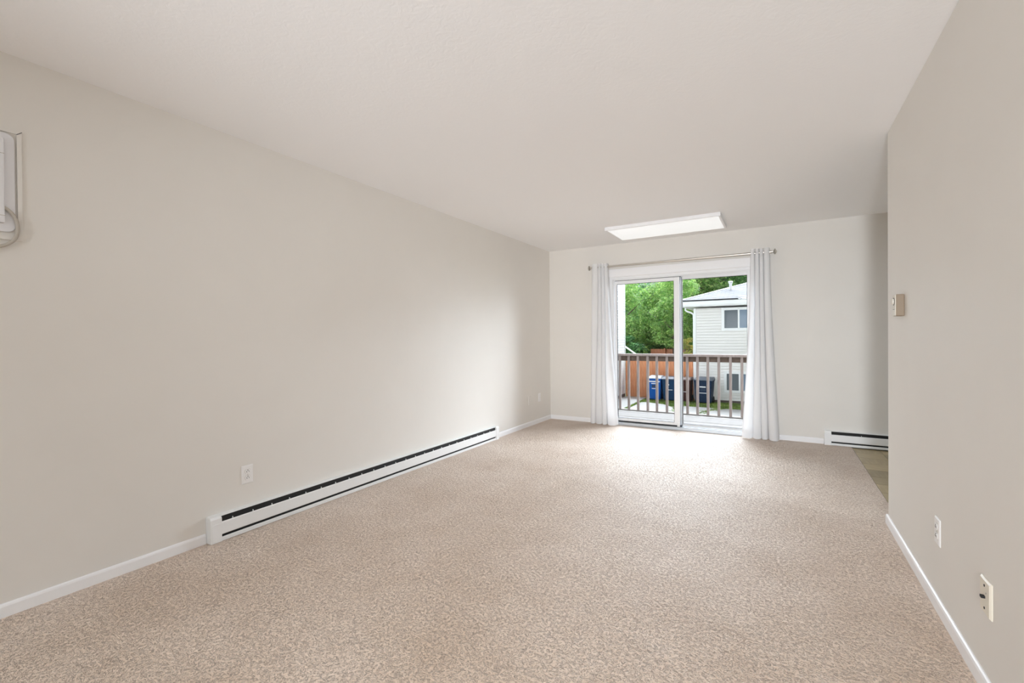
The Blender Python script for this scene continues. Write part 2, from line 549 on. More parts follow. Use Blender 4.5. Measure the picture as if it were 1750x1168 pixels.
# ================================================================== CURTAIN ROD
ROD_Y, ROD_Z = YB - 0.095, 2.130
rx0, rx1 = -2.205, -0.062
rod = empty('curtain_rod', ((rx0 + rx1) / 2, ROD_Y, ROD_Z), 'brushed nickel curtain rod mounted above the patio door', 'curtain rod')
MB().cyl((rx0, ROD_Y, ROD_Z), (-1.1, ROD_Y, ROD_Z), 0.0130, seg=24).build('rod_tube', M['nickel'], rod, smooth=True)
MB().cyl((-1.15, ROD_Y, ROD_Z), (rx1, ROD_Y, ROD_Z), 0.0150, seg=24).build('rod_tube', M['nickel'], rod, smooth=True)
fp = [(0, 0.010), (0.012, 0.010), (0.016, 0.016), (0.022, 0.030), (0.028, 0.034), (0.034, 0.031), (0.037, 0.02), (0.043, 0.014), (0.047, 0.005)]
MB().lathe((rx1, ROD_Y, ROD_Z), (1, 0, 0), fp).build('finial', M['nickel'], rod, smooth=True)
MB().lathe((rx0, ROD_Y, ROD_Z), (-1, 0, 0), fp).build('finial', M['nickel'], rod, smooth=True)
for bx in (rx0 + 0.012, rx1 - 0.012):
    b = MB()
    b.cyl((bx, YB, ROD_Z), (bx, YB - 0.006, ROD_Z), 0.014, seg=20)
    b.cyl((bx, YB - 0.006, ROD_Z), (bx, ROD_Y + 0.008, ROD_Z - 0.004), 0.007, seg=12)
    b.lathe((bx - 0.006, ROD_Y, ROD_Z), (1, 0, 0), [(0, 0.0185), (0.012, 0.0185)])
    b.build('wall_bracket', M['nickel'], rod, smooth=True)

# ================================================================== CURTAINS
def curtain(label, xt0, xt1, xb0, xb1, ztop, zbot, cuts_t, cuts_b, amps_b, wob, seed):
    """cuts: where (0..1) one pleat ends and the next begins, at the rod and at the hem; broad lobes in front, narrow valleys behind"""
    r = random.Random(seed)
    NU, NV = 200, 64
    n = len(cuts_t) - 1
    pts = []
    for jv in range(NV + 1):
        t = jv / NV
        e = t ** 1.35
        x0 = xt0 + (xb0 - xt0) * e
        x1 = xt1 + (xb1 - xt1) * e
        k = min(1, t * 1.15); k = k * k * (3 - 2 * k)
        for iu in range(NU + 1):
            q = iu / NU * n
            li = min(n - 1, int(q)); f = q - li
            ct = cuts_t[li] + (cuts_t[li + 1] - cuts_t[li]) * f
            cb = cuts_b[li] + (cuts_b[li + 1] - cuts_b[li]) * f
            lobe = abs(math.sin(math.pi * f))
            # fold the lobe edges under a little so that pleats look full
            under = 0.13 * math.sin(2 * math.pi * f)
            wt = (cuts_t[li + 1] - cuts_t[li]); wb_ = (cuts_b[li + 1] - cuts_b[li])
            u = (ct - under * wt) * (1 - k) + (cb - under * wb_ * 0.7) * k
            a = 0.034 * (1 - k) + amps_b[li] * k
            y = ROD_Y + a * (0.85 - 1.75 * lobe ** 0.62)
            y += wob * k * math.sin(9 * u + 3.1 * t + seed)
            y = min(y, YB - 0.030)
            x = x0 + (x1 - x0) * u + 0.004 * math.sin(6 * t + 5 * u + seed) * t
            hem = zbot + 0.010 * (1 - lobe) - 0.004 * lobe
            ztp = ztop - 0.006 * (1 - lobe)
            z = ztp + (hem - ztp) * t
            pts.append((x, y, z))
    faces = []
    for jv in range(NV):
        for iu in range(NU):
            a = jv * (NU + 1) + iu
            faces.append((a, a + 1, a + NU + 2, a + NU + 1))
    cu = empty('curtain', ((xt0 + xt1) / 2, ROD_Y, 0.0), label, 'curtain', 'white curtains at the patio door')
    MB().poly(pts, faces).build('cloth', M['curtain'], cu, smooth=True)
    hp, hf = [], []
    n0 = NV - 3
    for jv in range(n0, NV + 1):
        for iu in range(NU + 1):
            x, y, z = pts[jv * (NU + 1) + iu]
            hp.append((x, y - 0.003, z + (0.0 if jv < NV else -0.001)))
    for jv in range(NV - n0):
        for iu in range(NU):
            a = jv * (NU + 1) + iu
            hf.append((a, a + 1, a + NU + 2, a + NU + 1))
    MB().poly(hp, hf).build('hem', M['curtain'], cu, smooth=True)
    return cu
curtain('narrow white curtain hanging at the left side of the patio door, nearer the room corner', -2.195, -1.972, -2.232, -1.850, 2.176, 0.010,
        (0, 0.42, 0.60, 0.80, 1.0), (0, 0.20, 0.46, 0.64, 1.0), (0.022, 0.012, 0.022, 0.036), 0.006, 3)
curtain('fuller white curtain with flared hem hanging beside the bare wall stretch and the short heater', -0.278, -0.084, -0.372, 0.002, 2.178, 0.008,
        (0, 0.24, 0.46, 0.68, 1.0), (0, 0.30, 0.52, 0.70, 1.0), (0.016, 0.010, 0.018, 0.060), 0.006, 11)

# ================================================================== BASEBOARD HEATERS
def heater(loc, rotz, L, label, nclip, c0, cstep, both=True):
    """length runs along local +x, back against local y=0, front at y=-D"""
    D, HH = 0.056, 0.152
    t = empty('baseboard_heater', loc, label, 'heater', 'white electric baseboard heaters')
    t.rotation_euler = (0, 0, rotz)
    def add(mb, name, mat, **kw):
        o = mb.build(name, mat, None, **kw)
        o.parent = t
        return o
    e = 0.062
    add(MB().box(0.01, L - 0.01, -0.004, -0.0005, 0.006, HH - 0.001), 'back_plate', M['enamel'])
    add(MB().prism([(-0.0005, HH), (-0.0005, HH - 0.002), (-0.030, HH - 0.0025), (-D + 0.012, HH - 0.0045), (-D + 0.012, HH - 0.003), (-0.030, HH)], e, L - e if both else L, 'x'), 'top_hood', M['enamel'])
    add(MB().prism([(-D, 0.046), (-D + 0.003, 0.042), (-D + 0.006, 0.042), (-D + 0.004, 0.048), (-D + 0.003, 0.110), (-D + 0.008, 0.115), (-D + 0.006, 0.1165), (-D, 0.112)], e, L - e if both else L, 'x'), 'front_cover', M['enamel'])
    add(MB().prism([(-D + 0.002, 0.003), (-D + 0.002, 0.023), (-D + 0.008, 0.026), (-D + 0.010, 0.024), (-D + 0.005, 0.022), (-D + 0.005, 0.003)], e, L - e if both else L, 'x'), 'bottom_strip', M['enamel'])
    add(MB().box(e * 0.5, L - e * 0.5, -D + 0.016, -0.004, 0.02, HH - 0.010), 'element', M['dark'])
    for xa in ((0, L - e) if both else (0,)):
        add(MB().prism([(-0.0005, 0.001), (-D - 0.002, 0.001), (-D - 0.002, HH - 0.012), (-D + 0.008, HH + 0.001), (-0.0005, HH + 0.002)], xa, xa + e, 'x'), 'end_cap', M['enamel'], bevel=0.0025)
        add(MB().box(xa + 0.008, xa + e - 0.008, -D - 0.0026, -D - 0.001, 0.012, 0.11), 'cap_panel', M['enamel'], bevel=0.0006)
    clip = MB().box(-0.0012, 0.0012, -D + 0.004, -D + 0.012, 0.114, 0.126).mesh('clip', M['enamel'])
    for i in range(nclip):
        o = bpy.data.objects.new('clip', clip)
        COL.objects.link(o)
        o.parent = t
        o.location = (c0 + i * cstep, 0, 0)
    return t
# long one: length runs from the near end toward the back wall; back against the left wall
h1 = heater((XL, 1.338, 0), math.pi / 2, 3.116, 'long white baseboard heater with black slots running along the left wall', 24, 0.127, 0.122)
# local +x -> world +y, local -y -> world +x : rotation by +90 deg gives (-y -> +x)
h2 = heater((0.420, YB, -0.001), 0, 1.9, 'short white baseboard heater under the bare back wall at the carpet edge', 7, 0.32, 0.26)

# ================================================================== WALL PLATES
def plate(name, loc, rotz, label, cat, mat, kind, group=None, w=0.070, h=0.115, th=0.006):
    t = empty(name, loc, label, cat, group)
    t.rotation_euler = (0, 0, rotz)
    def add(mb, nm, mt_, **kw):
        o = mb.build(nm, mt_, None, **kw)
        o.parent = t
        return o
    # local: x across, front toward -y, z up, centred
    f = MB()
    b = 0.005
    f.poly([(-w/2, 0, -h/2), (w/2, 0, -h/2), (w/2, 0, h/2), (-w/2, 0, h/2),
            (-w/2, -th*0.4, -h/2), (w/2, -th*0.4, -h/2), (w/2, -th*0.4, h/2), (-w/2, -th*0.4, h/2),
            (-w/2+b, -th, -h/2+b), (w/2-b, -th, -h/2+b), (w/2-b, -th, h/2-b), (-w/2+b, -th, h/2-b)],
           [(3, 2, 1, 0), (0, 1, 5, 4), (1, 2, 6, 5), (2, 3, 7, 6), (3, 0, 4, 7), (4, 5, 9, 8), (5, 6, 10, 9), (6, 7, 11, 10), (7, 4, 8, 11), (8, 9, 10, 11)])
    add(f, 'cover_plate', mat)
    if kind == 'duplex':
        for s in (-1, 1):
            z = s * 0.0195
            pts = []
            for i in range(28):
                a = 2 * math.pi * i / 28
                x_ = 0.0172 * math.cos(a)
                z_ = max(-0.0138, min(0.0138, 0.0172 * math.sin(a)))
                pts.append((x_, z + z_))
            o = add(MB().prism(pts, -th - 0.0025, -th + 0.001, 'y'), 'receptacle', mat)
            sl_ = MB()
            sl_.box(-0.0078, -0.0052, -th - 0.0032, -th - 0.002, z - 0.006, z + 0.0035)
            sl_.box(0.0052, 0.0074, -th - 0.0032, -th - 0.002, z - 0.0045, z + 0.0035)
            sl_.cyl((0, -th - 0.0032, z + 0.0085), (0, -th - 0.002, z + 0.0085), 0.0027, seg=12)
            k = sl_.build('slots', M['slot'], None)
            k.parent = o
            # thin shadow gap round the receptacle
            ring = [(p_[0] * 1.06, p_[1] + (p_[1] - z) * 0.05) for p_ in pts]
            k2 = MB().prism(ring, -th - 0.0003, -th + 0.001, 'y').build('gap', M['cord'], None)
            k2.parent = o
        add(MB().cyl((0, -th - 0.001, 0), (0, -th + 0.001, 0), 0.003, seg=12), 'screw', M['nickel'])
    elif kind == 'jack':
        add(MB().box(-0.007, 0.007, -th - 0.010, -th + 0.001, -0.004, 0.004), 'jack', M['slot'], bevel=0.001)
        for s in (-1, 1):
            add(MB().cyl((0, -th - 0.0012, s * 0.037), (0, -th + 0.001, s * 0.037), 0.0042, seg=12), 'screw', M['slot'])
        add(MB().box(0.012, 0.014, -th - 0.0004, -th + 0.001, 0.014, 0.019), 'mark', M['slot'])
    elif kind == 'blank':
        for s in (-1, 1):
            add(MB().cyl((0, -th - 0.0006, s * 0.041), (0, -th + 0.001, s * 0.041), 0.003, seg=12), 'screw', mat)
        add(MB().cyl((0, -th - 0.006, 0), (0, -th + 0.001, 0), 0.0045, seg=12), 'connector', mat)
    return t
plate('wall_outlet', (XL, 1.580, 0.341), math.pi / 2, 'white duplex outlet above the near end of the long heater', 'outlet', M['outlet'], 'duplex')
# painted plates near the corner
plate('wall_plate', (XL, 5.315, 0.343), math.pi / 2, 'wall-coloured cover plate low on left wall, the one farther from the room corner', 'wall plate', M['wall'], 'blank')
plate('wall_plate', (XL, 5.600, 0.350), math.pi / 2, 'pale cover plate low on left wall, the one closest to the room corner', 'wall plate', M['outlet'], 'blank')
plate('wall_outlet', (XR, 2.586, 0.338), -math.pi / 2, 'white duplex outlet low on the right wall below the thermostat', 'outlet', M['outlet'], 'duplex')
plate('wall_plate', (XR, 2.055, 0.320), -math.pi / 2, 'cream cover plate with black centre jack and two dark screws', 'wall plate', M['almond'], 'jack', w=0.084, h=0.116, th=0.008)

# ================================================================== THERMOSTAT
th = empty('thermostat', (XR, 3.215, 1.345), 'small beige dial thermostat mounted on the right wall near its end', 'thermostat')
y0, y1, z0, z1 = 3.180, 3.250, 1.286, 1.404
MB().box(XR - 0.036, XR, y0, y1, z0, z1).build('housing', M['thermo'], th, bevel=0.003)
MB().box(XR - 0.0395, XR - 0.035, y0 + 0.002, y1 - 0.002, z0 + 0.002, z1 - 0.002).build('face_plate', M['thermo_face'], th, bevel=0.0015)
MB().cyl((XR - 0.0405, 3.215, 1.366), (XR - 0.039, 3.215, 1.366), 0.021, seg=28).build('dial_recess', M['slot'], th)
MB().lathe((XR - 0.040, 3.215, 1.366), (-1, 0, 0), [(0, 0.017), (0.008, 0.0165), (0.0095, 0.014), (0.0100, 0.005)]).build('dial', M['thermo_face'], th, smooth=True)
MB().box(XR - 0.0402, XR - 0.039, y0 + 0.012, y1 - 0.012, 1.322, 1.324).build('vent_slot', M['slot'], th)

# ================================================================== WALL AIR CONDITIONER (left edge)
ac = empty('air_conditioner', (XL, 0.27, 1.66), 'white wall air conditioner with a looped grey cord, cut off by the photo edge', 'air conditioner')
def rrect(y0, y1, z0, z1, r, n=6):
    pts = []
    for cy, cz, a0 in ((y1 - r, z1 - r, 0), (y0 + r, z1 - r, 90), (y0 + r, z0 + r, 180), (y1 - r, z0 + r, 270)):
        for i in range(n + 1):
            a = math.radians(a0 + 90 * i / n)
            pts.append((cy + r * math.cos(a), cz + r * math.sin(a)))
    return pts
fr_ = MB()
for (ya, yb, za, zb) in ((-0.06, 0.617, 2.096, 2.112), (-0.06, 0.617, 1.630, 1.646)):
    fr_.prism([(XL, za), (XL + 0.010, za), (XL + 0.010, zb), (XL, zb)], ya, yb, 'y')
fr_.prism([(XL, 0.602), (XL + 0.010, 0.602), (XL + 0.010, 0.617), (XL, 0.617)], 1.646, 2.096, 'z')
fr_.prism([(XL, -0.06), (XL + 0.010, -0.06), (XL + 0.010, -0.045), (XL, -0.045)], 1.646, 2.096, 'z')
fr_.build('trim_frame', M['wall'], ac)
MB().poly([(XL + 0.0105, 0.600, 2.094), (XL + 0.0105, 0.603, 2.0935), (XL + 0.0105, 0.619, 2.108), (XL + 0.0105, 0.618, 2.1105)], [(0, 1, 2, 3)]).build('mitre_gap', M['slot'], ac)
pp = rrect(-0.042, 0.595, 1.662, 2.090, 0.028)
n = len(pp)
pb = MB()
pb.poly([(XL + 0.001, a, b) for a, b in pp] + [(XL + 0.012, a, b) for a, b in pp],
        [(i, (i + 1) % n, n + (i + 1) % n, n + i) for i in range(n)] + [tuple(range(n, 2 * n)), tuple(range(n - 1, -1, -1))])
pb.build('surround_plate', M['ac'], ac, bevel=0.003)
pp = rrect(-0.010, 0.561, 1.697, 2.060, 0.006)
n = len(pp)
pb = MB()
pb.poly([(XL + 0.010, a, b) for a, b in pp] + [(XL + 0.034, a - 0.002 * (1 if a > 0.3 else -1), b) for a, b in pp],
        [(i, (i + 1) % n, n + (i + 1) % n, n + i) for i in range(n)] + [tuple(range(n, 2 * n)), tuple(range(n - 1, -1, -1))])
bd = pb.build('body', M['ac'], ac, bevel=0.003)
MB().box(XL + 0.0335, XL + 0.0345, -0.008, 0.560, 1.7265, 1.7285).build('seam', M['cord'], bd)
MB().box(XL + 0.0335, XL + 0.0345, -0.008, 0.560, 1.992, 1.994).build('seam', M['cord'], bd)
for i in range(9):
    MB().box(XL + 0.034, XL + 0.038, 0.02, 0.50, 1.75 + i * 0.025, 1.757 + i * 0.025).build('louvre', M['ac'], bd)
cp = [(0.545, 1.772), (0.569, 1.757), (0.588, 1.732), (0.597, 1.700), (0.597, 1.665), (0.588, 1.632), (0.566, 1.607), (0.535, 1.592), (0.50, 1.588), (0.45, 1.588), (0.38, 1.60), (0.30, 1.62), (0.25, 1.65)]
path = []
for i in range(len(cp) - 1):
    p0 = cp[max(0, i - 1)]; p1 = cp[i]; p2 = cp[i + 1]; p3 = cp[min(len(cp) - 1, i + 2)]
    for k in range(5):
        t = k / 5
        f = lambda a, b, c_, d_: 0.5 * ((2 * b) + (-a + c_) * t + (2 * a - 5 * b + 4 * c_ - d_) * t * t + (-a + 3 * b - 3 * c_ + d_) * t ** 3)
        path.append((XL + 0.022, f(p0[0], p1[0], p2[0], p3[0]), f(p0[1], p1[1], p2[1], p3[1])))
MB().tube(path, 0.0068, 12).build('power_cord', M['cord'], ac, smooth=True)

# ================================================================== CEILING FIXTURE
lf = empty('ceiling_light', (-1.11, 5.30, H), 'flat rectangular white ceiling light panel above the patio door', 'ceiling light')
x0, x1, y0, y1 = -1.712, -0.502, 4.995, 5.625
f = MB()
zt, zb = H, H - 0.038
for bx in ((x0, x1, y0, y0 + 0.022), (x0, x1, y1 - 0.022, y1), (x0, x0 + 0.022, y0 + 0.022, y1 - 0.022), (x1 - 0.022, x1, y0 + 0.022, y1 - 0.022)):
    f.box(bx[0], bx[1], bx[2], bx[3], zb, zt)
f.build('frame', M['trim'], lf, bevel=0.002)
MB().box(x0 + 0.020, x1 - 0.020, y0 + 0.020, y1 - 0.020, zb + 0.003, zt - 0.006).build('diffuser', M['diffuser'], lf)

# unseen lamps added to fill the room and dining area with light
def fill_dome(x, y, label, power):
    t = empty('ceiling_lamp', (x, y, H), label, 'ceiling lamp')
    MB().lathe((x, y, H), (0, 0, -1), [(0, 0.16), (0.02, 0.165), (0.03, 0.155)], 32).build('base', M['nickel'], t, smooth=True)
    o = MB().lathe((x, y, H - 0.03), (0, 0, -1), [(0, 0.15), (0.03, 0.14), (0.055, 0.10), (0.07, 0.03)], 32).build('glass_shade', M['lamp_glass'], t, smooth=True)
    l = lamp('lamp_light', 'AREA', (x, y, H - 0.115), (0, 0, 0), power, (0.80, 0.93, 1.06), shape='DISK', size=0.3)
    l.parent = t
    l.location = (0, 0, -0.115)
M['lamp_glass'] = new_mat('lamp_glass', (0.9, 0.9, 0.88), 0.4)[0]
M['lamp_glass'].node_tree.nodes['Principled BSDF'].inputs['Emission Color'].default_value = (1, 0.93, 0.82, 1)
M['lamp_glass'].node_tree.nodes['Principled BSDF'].inputs['Emission Strength'].default_value = 3
fill_dome(-0.9, -3.2, 'round ceiling lamp behind the viewpoint in the middle of the room', 45)
fill_dome(2.3, 3.4, 'round ceiling lamp over the dining area hidden behind the right-hand wall', 24)

# ================================================================== OUTDOORS
GZ = -1.4
DZK = -0.115          # deck surface
gr = structure('ground', MB().box(-40, 40, YB + T, 70, GZ - 0.3, GZ - 0.03), M['lawn'])

# concrete slabs with gaps of grass between them
def slab(pts, label):
    o = MB().prism(pts, GZ - 0.12, GZ, 'z').build('concrete_slab', M['concrete'], None, bevel=0.01)
    return tag(o, label, 'concrete slab', 'concrete slabs of the yard', None)
slab([(-12, 9), (-4.92, 9), (-4.86, 16.3), (-4.86, 19.45), (-12, 19.45)], 'concrete slab reaching the orange fence, left of the grass line')
slab([(-4.74, 9), (-2.2, 9), (-3.00, 15.9), (-3.34, 17.1), (-3.80, 17.75), (-4.55, 18.05), (-4.70, 17.9)], 'concrete slab in front of the blue bin')
slab([(-2.02, 9), (4.0, 9), (4.0, 17.62), (-1.60, 17.62), (-1.95, 17.2), (-2.30, 16.3)], 'concrete slab in front of the house wall with windows')
slab([(-2.82, 15.95), (-2.42, 15.9), (-2.18, 17.0), (-1.90, 17.62), (-3.05, 17.62), (-3.10, 17.2)], 'small concrete slab before the slate bin')

def grass(name, region, n, h, label):
    """region: list of (x0,x1,y0,y1,weight)"""
    ws = np.array([(r[1] - r[0]) * (r[3] - r[2]) for r in region]); ws /= ws.sum()
    idx = rng.choice(len(region), n, p=ws)
    R_ = np.array(region)[idx]
    x = R_[:, 0] + rng.random(n) * (R_[:, 1] - R_[:, 0]); y = R_[:, 2] + rng.random(n) * (R_[:, 3] - R_[:, 2])
    a = rng.random(n) * math.pi; w = 0.012 + rng.random(n) * 0.012; hh = h * (0.5 + rng.random(n) * 0.8)
    lx = rng.normal(0, 0.03, n); ly = rng.normal(0, 0.03, n)
    V = np.zeros((n, 3, 3))
    V[:, 0] = np.stack([x - np.cos(a) * w, y - np.sin(a) * w, np.full(n, GZ - 0.03)], 1)
    V[:, 1] = np.stack([x + np.cos(a) * w, y + np.sin(a) * w, np.full(n, GZ - 0.03)], 1)
    V[:, 2] = np.stack([x + lx, y + ly, GZ - 0.03 + hh], 1)
    return fast_mesh(name, V.reshape(-1, 3), 3, M['grass'], label)

def fast_mesh(name, V, k, mat, label=None, parent=None, cat=None):
    n = len(V) // k
    me = bpy.data.meshes.new(name)
    me.vertices.add(len(V)); me.vertices.foreach_set('co', V.astype(np.float32).ravel())
    me.loops.add(len(V)); me.loops.foreach_set('vertex_index', np.arange(len(V), dtype=np.int32))
    me.polygons.add(n)
    me.polygons.foreach_set('loop_start', np.arange(n, dtype=np.int32) * k)
    me.materials.append(mat)
    me.update(calc_edges=True)
    me.validate()
    o = bpy.data.objects.new(name, me)
    COL.objects.link(o)
    if parent is not None:
        o.parent = parent
        o.location = -Vector(parent.location)
    o['kind'] = 'stuff'
    if label: o['label'] = label
    if cat: o['category'] = cat
    return o
g1 = grass('grass', [(-4.86, -2.95, 18.0, 18.95), (-4.86, -4.74, 12, 18.5), (-2.95, 2.0, 17.75, 19.25), (-3.75, -3.05, 17.6, 18.2), (-3.3, -3.02, 16.0, 17.6), (-2.95, -2.3, 15.2, 15.9), (-2.4, -2.05, 15.9, 16.9), (-2.1, -1.75, 16.9, 17.6)], 24000, 0.045,
           'thin green grass strips growing between the concrete slabs and round the bins')
g1['category'] = 'grass'

# ---- deck: boards run parallel to the door
dk = empty('deck', (-1.1, 7.0, DZK), 'weathered grey wooden deck of long boards just outside the patio door', 'deck')
bm_ = MB().box(-3.4, 1.6, 0, 0.138, -0.038, 0).mesh('deck_board', M['deck'])
y = YB + T + 0.012
k = 0
while y < 7.93:
    o = bpy.data.objects.new('deck_board', bm_)
    COL.objects.link(o)
    o.parent = dk
    o.location = (1.1 + random.uniform(-0.02, 0.02), y - 7.0, random.uniform(-0.002, 0.002))
    y += 0.1455
    k += 1
dk_end = y
MB().box(-3.4, 1.6, YB + T + 0.05, dk_end - 0.03, DZK - 0.23, DZK - 0.042).build('joist_frame', M['rail_brown'], dk)
for px_ in (-3.3, -1.0, 1.4):
    MB().box(px_, px_ + 0.1, dk_end - 0.2, dk_end - 0.1, GZ - 0.03, DZK - 0.2).build('deck_post', M['rail_brown'], dk)

# ---- railing
rl = empty('deck_railing', (-1.1, 7.9, DZK), 'weathered brown wooden railing with square balusters along the deck edge', 'railing')
RY = 7.90
MB().box(-3.4, 1.6, RY - 0.03, RY + 0.11, 0.850, 0.888).build('top_rail', M['rail_grey'], rl, bevel=0.003)
MB().box(-3.4, 1.6, RY + 0.040, RY + 0.078, 0.762, 0.850).build('rail_board', M['rail_brown'], rl, bevel=0.002)
MB().box(-3.4, 1.6, RY - 0.005, RY + 0.085, DZK + 0.001, DZK + 0.018).build('bottom_rail', M['deck'], rl, bevel=0.003)
bal = MB().box(-0.019, 0.019, 0, 0.038, DZK + 0.016, 0.850).mesh('baluster', M['rail_grey'])
nl = MB().cyl((0, -0.001, 0), (0, 0.003, 0), 0.0035, seg=8).mesh('nail', M['gasket'])
xs = [-2.450 + i * 0.1622 for i in range(-5, 25)]
for x in xs:
    if abs(x - (-2.45)) > 3.95:
        continue
    o = bpy.data.objects.new('baluster', bal)
    COL.objects.link(o); o.parent = rl
    o.location = (x + 1.1 + random.uniform(-0.006, 0.006), 0, -DZK)
    o.location.z = -DZK
    o.rotation_euler = (0, random.uniform(-0.004, 0.004), 0)
    for zz in (0.79, 0.825):
        q = bpy.data.objects.new('nail', nl)
        COL.objects.link(q); q.parent = o; q.location = (0, 0, zz)

# ---- lap siding helper: face toward -y (or +x), real overlapping laps
def laps_y(x0, x1, yf, z0, z1, pitch):
    mb = MB()
    z = z0
    while z < z1 - 1e-4:
        zt_ = min(z + pitch, z1)
        zg = zt_ - 0.020
        mb.poly([(x0, yf, z), (x1, yf, z), (x1, yf + 0.010, zg), (x0, yf + 0.010, zg), (x0, yf + 0.040, zg + 0.004), (x1, yf + 0.040, zg + 0.004),
                 (x0, yf + 0.040, zt_), (x1, yf + 0.040, zt_), (x0, yf, zt_), (x1, yf, zt_)],
                [(0, 1, 2, 3), (3, 2, 5, 4), (4, 5, 7, 6), (6, 7, 9, 8)])
        z = zt_
    return mb
def laps_x(xf, y0, y1, z0, z1, pitch):
    a = laps_y(y0, y1, 0, z0, z1, pitch)
    a.v = [(xf - q[1], q[0], q[2]) for q in a.v]
    a.f = [tuple(reversed(f_)) for f_ in a.f]
    return a

# ---- neighbouring house
HX0, HY, HZ1 = -2.93, 19.3, 2.30
hs_ = empty('house', (HX0, HY, GZ), 'off-white two-storey sided house with grey hipped roof across the yard', 'house')
PIT = 0.112
core = MB()
core.box(HX0 + 0.02, 9, HY + 0.045, HY + 8, GZ + 0.05, HZ1)
core.build('wall', M['siding'], hs_)
lp = laps_y(HX0 + 0.04, 9, HY - 0.002, GZ + 0.08, HZ1, PIT).build('lap_siding', M['siding'], hs_)
ls = MB()
z = GZ + 0.08
ls = laps_x(HX0, HY + 0.05, HY + 8, GZ + 0.08, HZ1, PIT)
for i in range(len(ls.v)):
    x_, y_, z_ = ls.v[i]
    ls.v[i] = (2 * HX0 - x_, y_, z_)
ls.build('lap_siding', M['siding'], hs_)
MB().box(HX0 - 0.015, HX0 + 0.075, HY - 0.015, HY + 0.075, GZ + 0.06, HZ1).build('corner_trim', M['white_out'], hs_, bevel=0.004)
MB().box(HX0 + 0.03, 9, HY + 0.02, HY + 7.9, GZ - 0.1, GZ + 0.085).build('foundation', M['foundation'], hs_)
def house_window(x0, x1, z0, z1, xm, band=0.10):
    w = MB()
    w.box(x0 - band, x1 + band, HY - 0.03, HY + 0.02, z1, z1 + band)
    w.box(x0 - band, x1 + band, HY - 0.03, HY + 0.02, z0 - band, z0)
    w.box(x0 - band, x0, HY - 0.03, HY + 0.02, z0, z1)
    w.box(x1, x1 + band, HY - 0.03, HY + 0.02, z0, z1)
    w.box(xm - 0.03, xm + 0.03, HY - 0.022, HY + 0.02, z0, z1)
    o = w.build('window', M['white_out'], hs_, bevel=0.006)
    MB().box(x0, xm - 0.03, HY - 0.010, HY + 0.01, z0, z1).build('pane', M['house_glass'], o)
    MB().box(xm + 0.03, x1, HY - 0.006, HY + 0.01, z0, z1).build('pane', M['house_glass2'], o)
house_window(-1.817, -0.83, 1.495, 2.190, -1.320)
house_window(-1.747, -0.86, -0.915, -0.275, -1.300)
# roof, soffit, fascia and gutter
EX0, EY0, EZ = -3.33, 18.72, 2.46
sl = 0.34
def zr(x, y):
    return EZ + 0.145 + sl * min(x - EX0, y - EY0)
rt = MB()
apx = 4.6
P0 = (EX0, EY0, EZ + 0.145)
P1 = (9.5, EY0, EZ + 0.145)
P2 = (9.5, EY0 + apx, EZ + 0.145 + sl * apx)
P3 = (EX0 + apx, EY0 + apx, EZ + 0.145 + sl * apx)
P4 = (EX0, EY0 + 2 * apx, EZ + 0.145)
P5 = (9.5, EY0 + 2 * apx, EZ + 0.145)
rt.poly([P0, P1, P2, P3, P4, P5], [(0, 1, 2, 3), (4, 0, 3), (5, 4, 3, 2)])
ro = rt.build('roof', M['shingle'], hs_)
so = ro.modifiers.new('thick', 'SOLIDIFY'); so.thickness = 0.03; so.offset = -1
MB().tube([P0, P3], 0.035, 8).build('ridge_cap', M['white_out'], ro)
# shingle courses as thin raised strips
sc_ = MB()
i = 0
yy = EY0 + 0.14
while yy < EY0 + apx:
    k = yy - EY0
    z_ = EZ + 0.145 + sl * k
    sc_.poly([(EX0 + k, yy, z_ + 0.008), (9.5, yy, z_ + 0.008), (9.5, yy + 0.13, z_ + 0.0485), (EX0 + k + 0.13, yy + 0.13, z_ + 0.0485), (EX0 + k, yy, z_), (9.5, yy, z_)],
             [(0, 1, 2, 3), (4, 5, 1, 0)])
    yy += 0.14
o = sc_.build('shingle_course', M['shingle'], ro); o['kind'] = 'stuff'
MB().box(EX0 + 0.02, 9.5, EY0 + 0.02, EY0 + 9.0, EZ - 0.10, EZ - 0.08).build('soffit', M['white_out'], hs_)
g_ = MB()
g_.prism([(EY0 + 0.01, EZ - 0.10), (EY0 - 0.05, EZ - 0.10), (EY0 - 0.075, EZ - 0.06), (EY0 - 0.075, EZ + 0.06), (EY0 - 0.09, EZ + 0.075), (EY0 + 0.01, EZ + 0.075)], EX0 - 0.02, 9.5, 'x')
g_.build('gutter', M['white_out'], hs_)
MB().box(EX0, 9.5, EY0 + 0.005, EY0 + 0.03, EZ - 0.11, EZ + 0.10).build('fascia', M['white_out'], hs_)
MB().box(EX0, EX0 + 0.03, EY0 + 0.03, EY0 + 9.0, EZ - 0.11, EZ + 0.12).build('fascia', M['white_out'], hs_)
MB().box(EX0 + 0.0, 9.5, EY0 - 0.035, EY0 + 0.03, EZ + 0.095, EZ + 0.138).build('drip_edge', M['gasket'], hs_)
# downspout curling back under the side eave
MB().tube([(EX0 + 0.04, HY + 0.25, 2.34), (EX0 + 0.03, HY + 0.25, 2.27), (EX0 + 0.10, HY + 0.25, 2.21), (EX0 + 0.25, HY + 0.25, 2.15), (HX0 - 0.06, HY + 0.25, 2.09), (HX0 - 0.045, HY + 0.25, 1.9), (HX0 - 0.045, HY + 0.25, GZ + 0.1)], 0.035, 8).build('downspout', M['white_out'], hs_)
